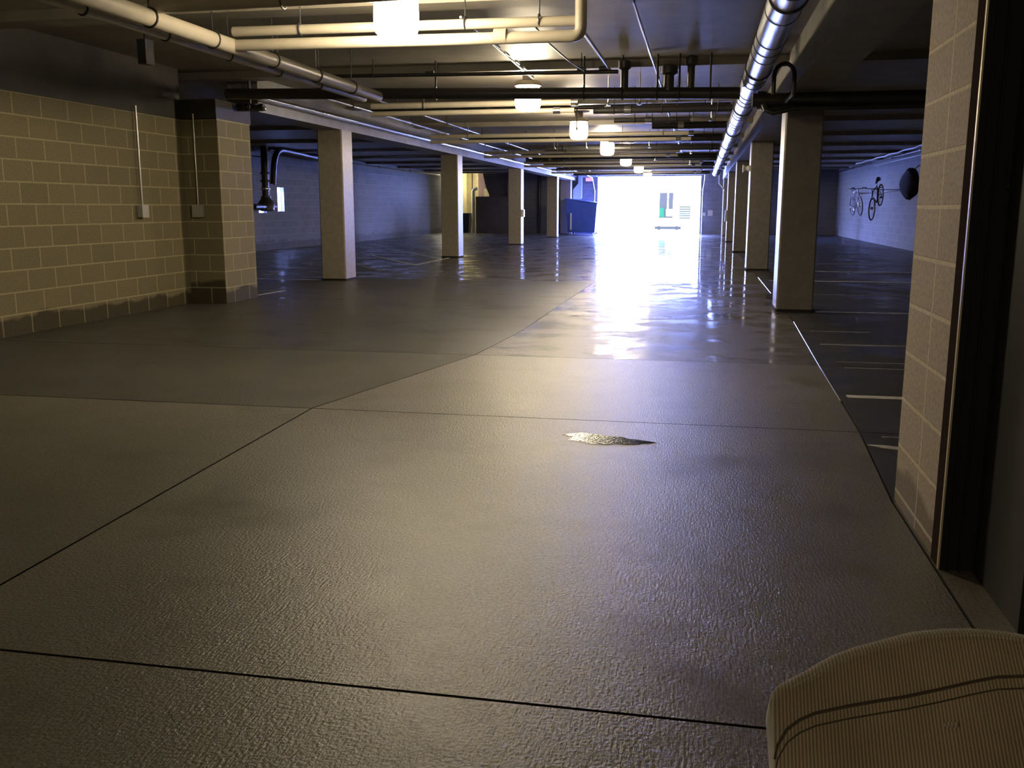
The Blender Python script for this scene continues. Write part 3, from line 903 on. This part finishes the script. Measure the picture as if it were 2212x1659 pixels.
# valve cluster at the top of the pilaster
tv = thing('valve_cluster', 'dark valve assembly at the top corner of the block pilaster', 'valve', (-5.95, 12.0, 2.55))
mb = MB(); mb.tube([(-0.14, 0, 0.0), (0.22, 0.0, 0.0)], 0.05, 14); mb.build('valve_body', 'iron', tv, True)
mb = MB(); mb.tube([(0.02, 0, 0.0), (0.02, 0, 0.42)], 0.022, 10); mb.build('riser', 'iron', tv, True)
mb = MB(); mb.torus((0.02, -0.11, 0.0), 0.05, 0.008, 'y', 20, 6); mb.tube([(0.02, -0.11, 0), (0.02, -0.03, 0)], 0.01, 8); mb.build('hand_wheel', 'iron', tv, True)
mb = MB(); mb.lathe([(0.002, -0.03), (0.022, -0.02), (0.026, 0), (0.022, 0.02), (0.002, 0.03)], (0.24, -0.03, -0.02), 12); mb.build('gauge', 'chrome', tv, True)

# black riser with valves on the left bay wall
tr = thing('standpipe', 'black fire standpipe with valves on the left bay wall', 'standpipe', (-12.35, 25.72, 0.0))
mb = MB(); mb.tube([(0, 0, 1.2), (0, 0, CEIL - 0.004)], 0.10, 16); mb.build('riser', 'black_pipe', tr, True)
mb = MB(); mb.tube(elbow((0.24, 0.0, 1.9), (0.24, 0.2, 2.92), (0.24, 5.0, 2.74), 8, 0.55), 0.085, 14); mb.build('curved_branch', 'black_pipe', tr, True)
mb = MB(); mb.tube([(0.0, 0.3, 2.90), (0.0, 6.0, 2.90)], 0.06, 12); mb.build('straight_branch', 'black_pipe', tr, True)
mb = MB(); mb.lathe([(0.12, 0), (0.24, 0.04), (0.25, 0.22), (0.16, 0.34), (0.13, 0.42)], (0, 0, 1.14), 18); mb.build('valve_body', 'black_pipe', tr, True)
mb = MB(); mb.tube([(0.05, -0.9, 1.27), (0.05, 0.4, 1.27)], 0.085, 14); mb.build('drain_outlet', 'black_pipe', tr, True)
for z, mt in ((1.78, 'galv'), (2.0, 'iron'), (2.22, 'iron'), (1.55, 'iron')):
    mb = MB(); mb.lathe([(0.135, -0.03), (0.14, -0.02), (0.14, 0.02), (0.135, 0.03)], (0, 0, z), 18); mb.build('flange', mt, tr, True)

# blue dumpster
tdm = thing('dumpster', 'blue steel dumpster beside the garage opening', 'dumpster', (-5.40, 44.3, 0))
vv = [(-0.62, -0.7, 0.12), (0.62, -0.7, 0.12), (0.62, 0.7, 0.12), (-0.62, 0.7, 0.12), (-0.72, -0.8, 1.62), (0.72, -0.8, 1.42), (0.72, 0.8, 1.42), (-0.72, 0.8, 1.62)]
mb = MB(); mb.add(vv, [(0, 1, 2, 3), (4, 5, 6, 7), (0, 1, 5, 4), (1, 2, 6, 5), (2, 3, 7, 6), (3, 0, 4, 7)])
mb.build('bin_body', 'blue', tdm)
mb = MB()
vv = [(-0.76, -0.84, 1.625), (0.76, -0.84, 1.425), (0.76, 0.82, 1.425), (-0.76, 0.82, 1.625)]
mb.add(vv + [(x, y, z + 0.05) for x, y, z in vv], [(0, 1, 2, 3), (4, 5, 6, 7), (0, 1, 5, 4), (1, 2, 6, 5), (2, 3, 7, 6), (3, 0, 4, 7)])
mb.build('lid', 'blue', tdm)
mb = MB(); mb.box((-0.5, -0.84, 0.25), (-0.44, -0.74, 1.0)); mb.build('side_bracket', 'white', tdm)
mb = MB(); mb.box((0.1, -0.79, 0.85), (0.55, -0.745, 1.05)); mb.build('pocket', 'blue', tdm)
for sx in (-0.5, 0.5):
    for sy in (-0.55, 0.55):
        mb = MB(); mb.tube([(sx - 0.02, sy, 0.06), (sx + 0.02, sy, 0.06)], 0.06, 14); mb.tube([(sx, sy, 0.06), (sx, sy, 0.125)], 0.015, 8); mb.build('wheel', 'rubber', tdm, True)

# dark bin in the alcove
tbn = thing('waste_bin', 'dark blue waste bin standing in the yellow stair alcove', 'bin', (-11.75, 46.9, 0))
mb = MB(); mb.add([(-0.26, -0.26, 0), (0.26, -0.26, 0), (0.26, 0.26, 0), (-0.26, 0.26, 0), (-0.31, -0.31, 0.92), (0.31, -0.31, 0.92), (0.31, 0.31, 0.92), (-0.31, 0.31, 0.92)], [(0, 1, 2, 3), (4, 5, 6, 7), (0, 1, 5, 4), (1, 2, 6, 5), (2, 3, 7, 6), (3, 0, 4, 7)]); mb.build('bin_body', 'blue_dark', tbn)
mb = MB(); mb.box((-0.33, -0.33, 0.92), (0.33, 0.33, 0.98), 0.03); mb.build('lid', 'blue_dark', tbn)
pipe('black vertical pipe in front of the yellow alcove wall', [(-11.85, 49.0, 0.0), (-11.85, 49.0, CEIL + 0.11)], 0.03, 'black_pipe', n=8)
pipe('white vertical pipe beside the low partition, with bent top', [(-11.22, 46.6, 0.0), (-11.22, 46.6, 2.05), (-11.16, 46.6, 2.16), (-11.02, 46.6, 2.20)], 0.09, 'white', n=12)
mb = MB(); mb.box((-10.88, 47.54, 1.80), (-10.62, 47.599, 2.2)); tag(mb.build('notice_board', 'cream_wall'), 'small yellowish panel on the stair wall above the partition', 'panel')
pipe('dark downpipe on the far wall beyond the third left column', [(-7.75, 45.9, 0.0), (-7.75, 45.9, CEIL - .005)], 0.07, 'black_pipe', n=10)

# pale jamb piece and exit sign left of the opening
mb = MB()
vv = [(-6.08, 45.7, 1.66), (-5.72, 45.7, 1.66), (-5.66, 45.7, 1.72), (-5.66, 45.7, 2.68), (-4.95, 45.7, 2.70), (-4.95, 45.7, 2.76), (-5.83, 45.7, 2.76), (-5.83, 45.7, 2.38), (-6.08, 45.7, 2.1)]
nv = len(vv)
mb.add(vv + [(x, YEND - 0.002, z) for x, y, z in vv], [tuple(range(nv)), tuple(range(2 * nv - 1, nv - 1, -1))] + [(i, (i + 1) % nv, (i + 1) % nv + nv, i + nv) for i in range(nv)])
tag(mb.build('steel_bracket', 'fin'), 'pale steel corner bracket above the blue dumpster', 'bracket')
te = thing('exit_sign', 'small red sign on far wall above the blue dumpster', 'sign', (-5.35, YEND, 2.58))
mb = MB(); mb.box((-0.16, -0.05, -0.09), (0.16, 0, 0.09)); mb.build('sign_box', 'box', te)
mb = MB(); mb.box((-0.145, -0.055, -0.075), (0.145, -0.05, 0.075)); mb.build('sign_face', 'red_sign', te)
# roll door tracks
def track(label, x, s):
    t_ = thing('door_track', label, 'door track', (x, 45.6, 0), 0, 'garage door tracks')
    mb = MB()
    mb.tube([(0, 0, 0), (0, 0, 2.05), (s * 0.03, -0.1, 2.25), (s * 0.06, -0.3, 2.52), (s * 0.06, -0.6, 2.64), (s * 0.06, -2.6, 2.68)], 0.022, 8)
    mb.build('rail', 'galv', t_)
    for z in (0.4, 1.2, 2.0):
        mb = MB(); mb.box((-0.03, 0.0, z - 0.03), (0.03, 0.398, z + 0.03)); mb.build('bracket', 'galv', t_)
track('steel door track on the right of the garage opening', 0.05, 1)
track('steel door track on the left of the garage opening', -5.03, -1)
# bent conduit by the last right column
pipe('pale bent downpipe beside the farthest right column', [(0.86, 38.8, 0.0), (0.86, 38.8, 1.95), (0.66, 38.8, 2.20), (0.66, 38.8, 2.62)], 0.028, 'white', n=8)

# ------------------------------------------------------------------ door frame and leaf at near right
tf = bpy.data.objects.new('trim_2', None); tf.location = (0.86, 3.33, 0); COL.objects.link(tf); struct(tf)
mb = MB(); mb.box((-0.002, 0.0, 0), (0.16, 0.117, 2.9)); mb.build('jamb', 'frame', tf)
mb = MB(); mb.box((-0.003, 0.012, 0), (-0.0022, 0.117, 2.9)); mb.build('jamb_strip', 'frame_brown', tf)
mb = MB(); mb.box((-0.007, -0.003, 0), (-0.0015, 0.011, 2.9)); mb.build('jamb_edge', 'frame_edge', tf)
mb = MB(); mb.box((0.022, -0.010, 0), (0.030, -0.0005, 2.9)); mb.box((0.056, -0.014, 0), (0.062, -0.0005, 2.9)); mb.build('stop_bead', 'frame', tf)
td2 = bpy.data.objects.new('door_1', None); td2.location = (0.965, 2.84, 0); COL.objects.link(td2); struct(td2)
mb = MB(); mb.box((0, 0, 0.0), (0.045, 0.475, 2.9)); mb.build('door_leaf', 'black_door', td2)
for z in (0.3, 1.3, 2.2):
    mb = MB(); mb.tube([(-0.006, 0.47, z), (-0.006, 0.47, z + 0.11)], 0.007, 8); mb.build('hinge', 'frame', td2)

# ------------------------------------------------------------------ outside
mb = MB(); mb.box((-60, YEND + 0.3, -0.3), (60, 110, -0.02)); struct(mb.build('floor_outside', 'out_ground'))
mb = MB(); mb.box((-16, 62, -0.02), (14, 64, 9)); tag(mb.build('opposite_building', 'out_wall'), 'glaring white building facade across the driveway outside', 'building')
tw = thing('facade_window', 'tall dark window with a green panel outside across the driveway', 'window', (-2.2, 62, 0.6))
mb = MB(); mb.box((-0.45, -0.06, 0.0), (0.42, 0, 1.6)); mb.build('window_pane', 'out_dark', tw)
mb = MB(); mb.box((-0.42, -0.10, 0.05), (-0.14, -0.06, 0.65)); mb.build('green_panel', 'out_green', tw)
mb = MB(); mb.box((0.05, -0.12, 0.6), (0.13, -0.06, 1.6)); mb.box((0.0, -0.12, 0.12), (0.42, -0.06, 0.55)); mb.build('window_mullion', 'out_wall', tw)
tl = thing('louvre_panel', 'grey louvred panel on the white facade outside', 'louvre', (-1.0, 62, 0.55))
for k in range(6):
    mb = MB(); mb.box((-0.37, -0.08, k * 0.14), (0.33, 0, k * 0.14 + 0.095)); mb.build('slat', 'out_louvre', tl)
tc_ = thing('parked_car', 'low pale car parked outside the garage opening', 'car', (-1.85, 55.5, -0.02))
mb = MB()
prof = [(-1.9, 0.3), (-1.95, 0.62), (-1.5, 0.75), (-0.8, 0.82), (-0.3, 1.18), (0.9, 1.2), (1.5, 0.85), (1.95, 0.78), (2.0, 0.3)]
nv = len(prof)
mb.add([(x * 0.4, -0.35, z * 0.38) for x, z in prof] + [(x * 0.4, 0.35, z * 0.38) for x, z in prof], [tuple(range(nv)), tuple(range(2 * nv - 1, nv - 1, -1))] + [(i, (i + 1) % nv, (i + 1) % nv + nv, i + nv) for i in range(nv)])
mb.build('car_body', 'out_wall', tc_)
# wheels, and the shadow under the car painted as a dark strip
for x in (-0.5, 0.5):
    mb = MB(); mb.tube([(x, -0.37, 0.13), (x, -0.30, 0.13)], 0.13, 16); mb.build('wheel', 'out_dark', tc_)
mb = MB(); mb.box((-0.75, -0.375, 0.05), (0.75, -0.351, 0.22)); mb.build('underside_shadow', 'out_dark', tc_)

# ------------------------------------------------------------------ bicycles in the right bay
def make_bike(spokes=True):
    b_ = thing('bicycle', 'bike', 'bicycle', (0, 0, 0))
    R = 0.33
    wb = 1.02
    for sx in (-wb / 2, wb / 2):
        mb = MB(); mb.torus((0, sx, 0), R, 0.022, 'x', 40, 8)
        w = mb.build('wheel', 'rubber', b_, True)
        mb = MB(); mb.torus((0, sx, 0), R - 0.025, 0.008, 'x', 40, 6); mb.build('rim', 'chrome', w, True)
        mb = MB()
        for k in range(16):
            a = 2 * PI * k / 16
            mb.tube([(0.02 * (-1) ** k, sx, 0), (0, sx + (R - .02) * math.cos(a), (R - .02) * math.sin(a))], 0.0016, 4)
        mb.tube([(-0.05, sx, 0), (0.05, sx, 0)], 0.018, 10)
        mb.build('spokes', 'chrome', w)
    bbk = (0, -0.08, -0.05)
    st = (0, -0.20, 0.46)
    hd = (0, 0.36, 0.50)
    hl = (0, 0.39, 0.38)
    fr = MB()
    for p, q, r in ((bbk, st, 0.016), (st, hd, 0.015), (bbk, hl, 0.018), (hd, hl, 0.018)):
        fr.tube([p, q], r, 10)
    for s in (-0.05, 0.05):
        fr.tube([bbk, (s, -wb / 2, 0)], 0.009, 8)
        fr.tube([(0, -0.19, 0.40), (s, -wb / 2, 0)], 0.008, 8)
    fr.build('frame', 'bike_frame', b_, True)
    mb = MB()
    for s in (-0.05, 0.05):
        mb.tube([hl, (s, 0.42, 0.30), (s, wb / 2, 0)], 0.012, 8)
    mb.build('fork', 'chrome', b_, True)
    mb = MB(); mb.tube([(-0.30, 0.30, 0.64), (-0.10, 0.36, 0.62), (0.10, 0.36, 0.62), (0.30, 0.30, 0.64)], 0.013, 8); mb.tube([hd, (0, 0.36, 0.62)], 0.014, 8); mb.build('handlebar', 'bike_frame', b_, True)
    mb = MB(); mb.tube([st, (0, -0.23, 0.58)], 0.013, 8); mb.build('seat_post', 'chrome', b_, True)
    mb = MB(); mb.tube([(0, -0.38, 0.61), (0, -0.26, 0.62), (0, -0.08, 0.60)], [0.075, 0.05, 0.018], 12); mb.build('saddle', 'rubber', b_, True)
    mb = MB(); mb.torus((0.05, bbk[1], bbk[2]), 0.09, 0.006, 'x', 24, 6); mb.tube([(0.07, bbk[1], bbk[2]), (0.07, bbk[1] + .10, bbk[2] - .13)], 0.01, 8); mb.tube([(-0.07, bbk[1], bbk[2]), (-0.07, bbk[1] - .10, bbk[2] + .13)], 0.01, 8); mb.tube([(-0.07, bbk[1], bbk[2]), (0.07, bbk[1], bbk[2])], 0.02, 8)
    mb.build('crankset', 'chrome', b_, True)
    mb = MB(); mb.box((0.07, bbk[1] + .06, bbk[2] - .15), (0.16, bbk[1] + .14, bbk[2] - .12)); mb.box((-0.16, bbk[1] - .14, bbk[2] + .12), (-0.07, bbk[1] - .06, bbk[2] + .15)); mb.build('pedals', 'rubber', b_)
    return b_
bk = make_bike()
bk.location = (5.42, 31.9, 1.42)
bk.rotation_euler = (math.radians(-26), math.radians(0), math.radians(156))
tag(bk, 'dark bicycle hung tilted on the pale wall of the right bay', 'bicycle', 'bicycles on the right bay wall')
b2 = copy_tree(bk)
b2.location = (5.55, 36.7, 1.30)
b2.rotation_euler = (math.radians(0), math.radians(5), math.radians(186))
tag(b2, 'bicycle hung end-on, leftmost on the right bay wall', 'bicycle', 'bicycles on the right bay wall')
def rack(label, y, z, L):
    t_ = thing('bike_hook', label, 'hook', (XR, y, z), 0, 'wall hooks for bicycles')
    mb = MB(); mb.box((-0.02, -0.05, -0.08), (0, 0.05, 0.08)); mb.build('wall_plate', 'iron', t_)
    mb = MB(); mb.tube([(-0.02, 0, 0), (-L + 0.06, 0, 0.0), (-L, 0, 0.05)], 0.012, 8); mb.build('arm', 'iron', t_, True)
rack('wall hook carrying the tilted bicycle', 31.64, 1.80, 0.82)
rack('wall hook carrying the end-on bicycle', 36.62, 1.765, 0.56)
pipe('dark cable slung between the hung bicycles', [(5.95, 36.62, 1.77), (5.95, 35.6, 1.74), (5.95, 34.6, 1.66), (5.95, 33.2, 1.76), (5.95, 31.64, 1.80)], 0.014, 'rubber', cat='cable', name='cable', n=8)
# dark round bag near the pier edge
tg = thing('round_bag', 'round black bag hanging on the right bay wall, half hidden by the pier', 'bag', (5.72, 28.6, 1.9))
mb = MB()
prof = []
for k in range(13):
    a = -PI / 2 + PI * k / 12
    prof.append((max(0.01, 0.36 * math.cos(a)), 0.36 * math.sin(a)))
vs2, fs2 = [], []
n_ = 24
for i, (r, z) in enumerate(prof):
    for k in range(n_):
        a = 2 * PI * k / n_
        q = 1 + 0.05 * math.sin(3 * a + i) + 0.04 * math.sin(5 * a)
        vs2.append((0.62 * r * math.cos(a) * q, 2.0 * r * math.sin(a) * q, z * 1.15 * q))
for i in range(len(prof) - 1):
    for k in range(n_):
        a, b_ = i * n_ + k, i * n_ + (k + 1) % n_
        fs2.append((a, b_, b_ + n_, a + n_))
mb.add(vs2, fs2)
M['bag'] = plain('black_bag_cloth', (0.008, 0.008, 0.010), 0.95, 0, 0, 8, 0.1)
mb.build('bag_body', 'bag', tg, True)
mb = MB(); mb.tube([(0, -0.1, 0.3), (0.2, 0, 0.5), (0.36, 0, 0.48)], 0.015, 8); mb.build('strap', 'rubber', tg, True)

# ------------------------------------------------------------------ upholstered chair at lower right
def pillow(ring, thick, round_, y0):
    """rounded slab: ring of (x,z) extruded along y with rolled edges"""
    cx = sum(p[0] for p in ring) / len(ring)
    cz = sum(p[1] for p in ring) / len(ring)
    n = len(ring)
    # inward normals
    nr = []
    for i in range(n):
        a, b_ = Vector(ring[i - 1]), Vector(ring[(i + 1) % n])
        d = (b_ - a).normalized()
        q = Vector((-d.y, d.x))
        if q.dot(Vector((cx, cz)) - Vector(ring[i])) < 0:
            q = -q
        nr.append(q)
    layers = []
    K = 6
    for k in range(K + 1):
        a = PI / 2 * k / K
        layers.append((round_ * (1 - math.sin(a)), y0 + round_ * (1 - math.cos(a)) - 0))
    for k in range(K, -1, -1):
        a = PI / 2 * k / K
        layers.append((round_ * (1 - math.sin(a)), y0 + thick - round_ * (1 - math.cos(a))))
    mb = MB()
    vs = []
    for ins, y in layers:
        for i in range(n):
            p = Vector(ring[i]) + nr[i] * ins
            vs.append((p.x, y, p.y))
    fs = []
    for L in range(len(layers) - 1):
        for i in range(n):
            a, b_ = L * n + i, L * n + (i + 1) % n
            fs.append((a, b_, b_ + n, a + n))
    # close the faces with a fan of inner rings for a soft crown
    for side, (base, yy, sg) in enumerate(((0, y0, -1), ((len(layers) - 1) * n, y0 + thick, 1))):
        prev = base
        for st in range(1, 6):
            s = 1 - st / 6.0
            o = len(vs)
            bul = 0.008 * (1 - s * s) * sg
            for i in range(n):
                v = vs[base + i]
                vs.append((cx + (v[0] - cx) * s, yy + bul, cz + (v[2] - cz) * s))
            for i in range(n):
                fs.append((prev + i, prev + (i + 1) % n, o + (i + 1) % n, o + i))
            prev = o
        fs.append(tuple(range(prev, prev + n)))
    mb.add(vs, fs)
    return mb
ALPHA = math.radians(50)
ring = [(-0.262, -0.125), (-0.2635, -0.112), (-0.262, -0.100), (-0.256, -0.090), (-0.247, -0.083), (-0.232, -0.073), (-0.219, -0.065), (-0.200, -0.051), (-0.1825, -0.039), (-0.152, -0.024), (-0.121, -0.012),
        (-0.098, -0.003), (-0.076, 0.005), (-0.040, 0.0125), (-0.0025, 0.0165), (0.03, 0.0165), (0.06, 0.014), (0.10, 0.006), (0.14, -0.006), (0.18, -0.024), (0.215, -0.046), (0.245, -0.075), (0.258, -0.09), (0.263, -0.105), (0.262, -0.125)]
for i in range(1, 9):
    ring.append((0.262 - 0.010 * i / 8, -0.125 - 0.285 * i / 8))
for i in range(1, 12):
    ring.append((0.252 - 0.504 * i / 12, -0.41))
for i in range(8, 0, -1):
    ring.append((-0.262 + 0.012 * i / 8, -0.125 - 0.285 * i / 8))
chair = thing('armchair', 'tan corduroy upholstered lounge chair at lower right', 'chair', (0.375, 1.0, 0))
bk_ = pillow(ring, 0.12, 0.028, 0.0).build('backrest', 'cord', chair, True, (0, 0.25, 0.69))
bk_.rotation_euler = (-ALPHA, 0, 0)
for p in bk_.data.polygons:
    p.use_smooth = True
def BULGE(x, z):
    cx = sum(p[0] for p in ring) / len(ring); cz = sum(p[1] for p in ring) / len(ring)
    u = max(abs(x - cx) / 0.24, abs(z - cz) / 0.20)
    return 0.008 * max(0, 1 - min(1, u) ** 2)
def on_back(x, z, lift):
    """point a little in front of the padded face"""
    return (x, lift, z)
top = [p for p in ring[4:23]]
mb = MB()
mb.tube([(x * 0.965, 0.0035, z - 0.018) for x, z in top], 0.0040, 8)
mb.build('piping', 'piping', bk_, True)
sm = [(-0.2585, -0.185), (-0.2555, -0.170), (-0.245, -0.153), (-0.229, -0.140), (-0.21, -0.130), (-0.17, -0.1175), (-0.135, -0.108), (-0.101, -0.099), (-0.055, -0.084), (-0.015, -0.070), (0.014, -0.061), (0.049, -0.056), (0.10, -0.062), (0.16, -0.080), (0.21, -0.110), (0.25, -0.150)]
def face_y(x, z):
    cx = sum(p[0] for p in ring) / len(ring); cz = sum(p[1] for p in ring) / len(ring)
    best = 1e9
    for a, b_ in zip(ring, ring[1:] + ring[:1]):
        A, B, P = Vector(a), Vector(b_), Vector((x, z))
        t_ = max(0, min(1, (P - A).dot(B - A) / max(1e-9, (B - A).length_squared)))
        best = min(best, (A + (B - A) * t_ - P).length)
    e = min(best, 0.028)
    return 0.028 - math.sqrt(max(0, 0.028 ** 2 - (0.028 - e) ** 2))
for dz, rr in ((0.0, 0.0022), (-0.016, 0.0011)):
    mb = MB()
    pts = []
    for k in range(len(sm) - 1):
        for q in range(4):
            s_ = q / 4.0
            x = sm[k][0] * (1 - s_) + sm[k + 1][0] * s_
            z = sm[k][1] * (1 - s_) + sm[k + 1][1] * s_ + dz
            pts.append((x, face_y(x, z) - BULGE(x, z), z))
    mb.tube(pts, rr, 6)
    mb.build('seam', 'stitch', bk_)
mb = MB(); mb.box((-0.058, -0.0155, -0.133), (-0.043, -0.0075, -0.129)); mb.build('lint_thread', 'piping', bk_)
mb = MB(); mb.box((-0.25, -0.50, 0.30), (0.25, 0.02, 0.43)); so = mb.build('seat', 'cord', chair)
bv = so.modifiers.new('soft_edge', 'BEVEL'); bv.width = 0.04; bv.segments = 4
for s in (-1, 1):
    for y in (-0.44, 0.0):
        mb = MB(); mb.tube([(s * 0.20, y, 0.32), (s * 0.22, y, 0.0)], [0.026, 0.018], 10); mb.build('leg', 'wood', chair, True)
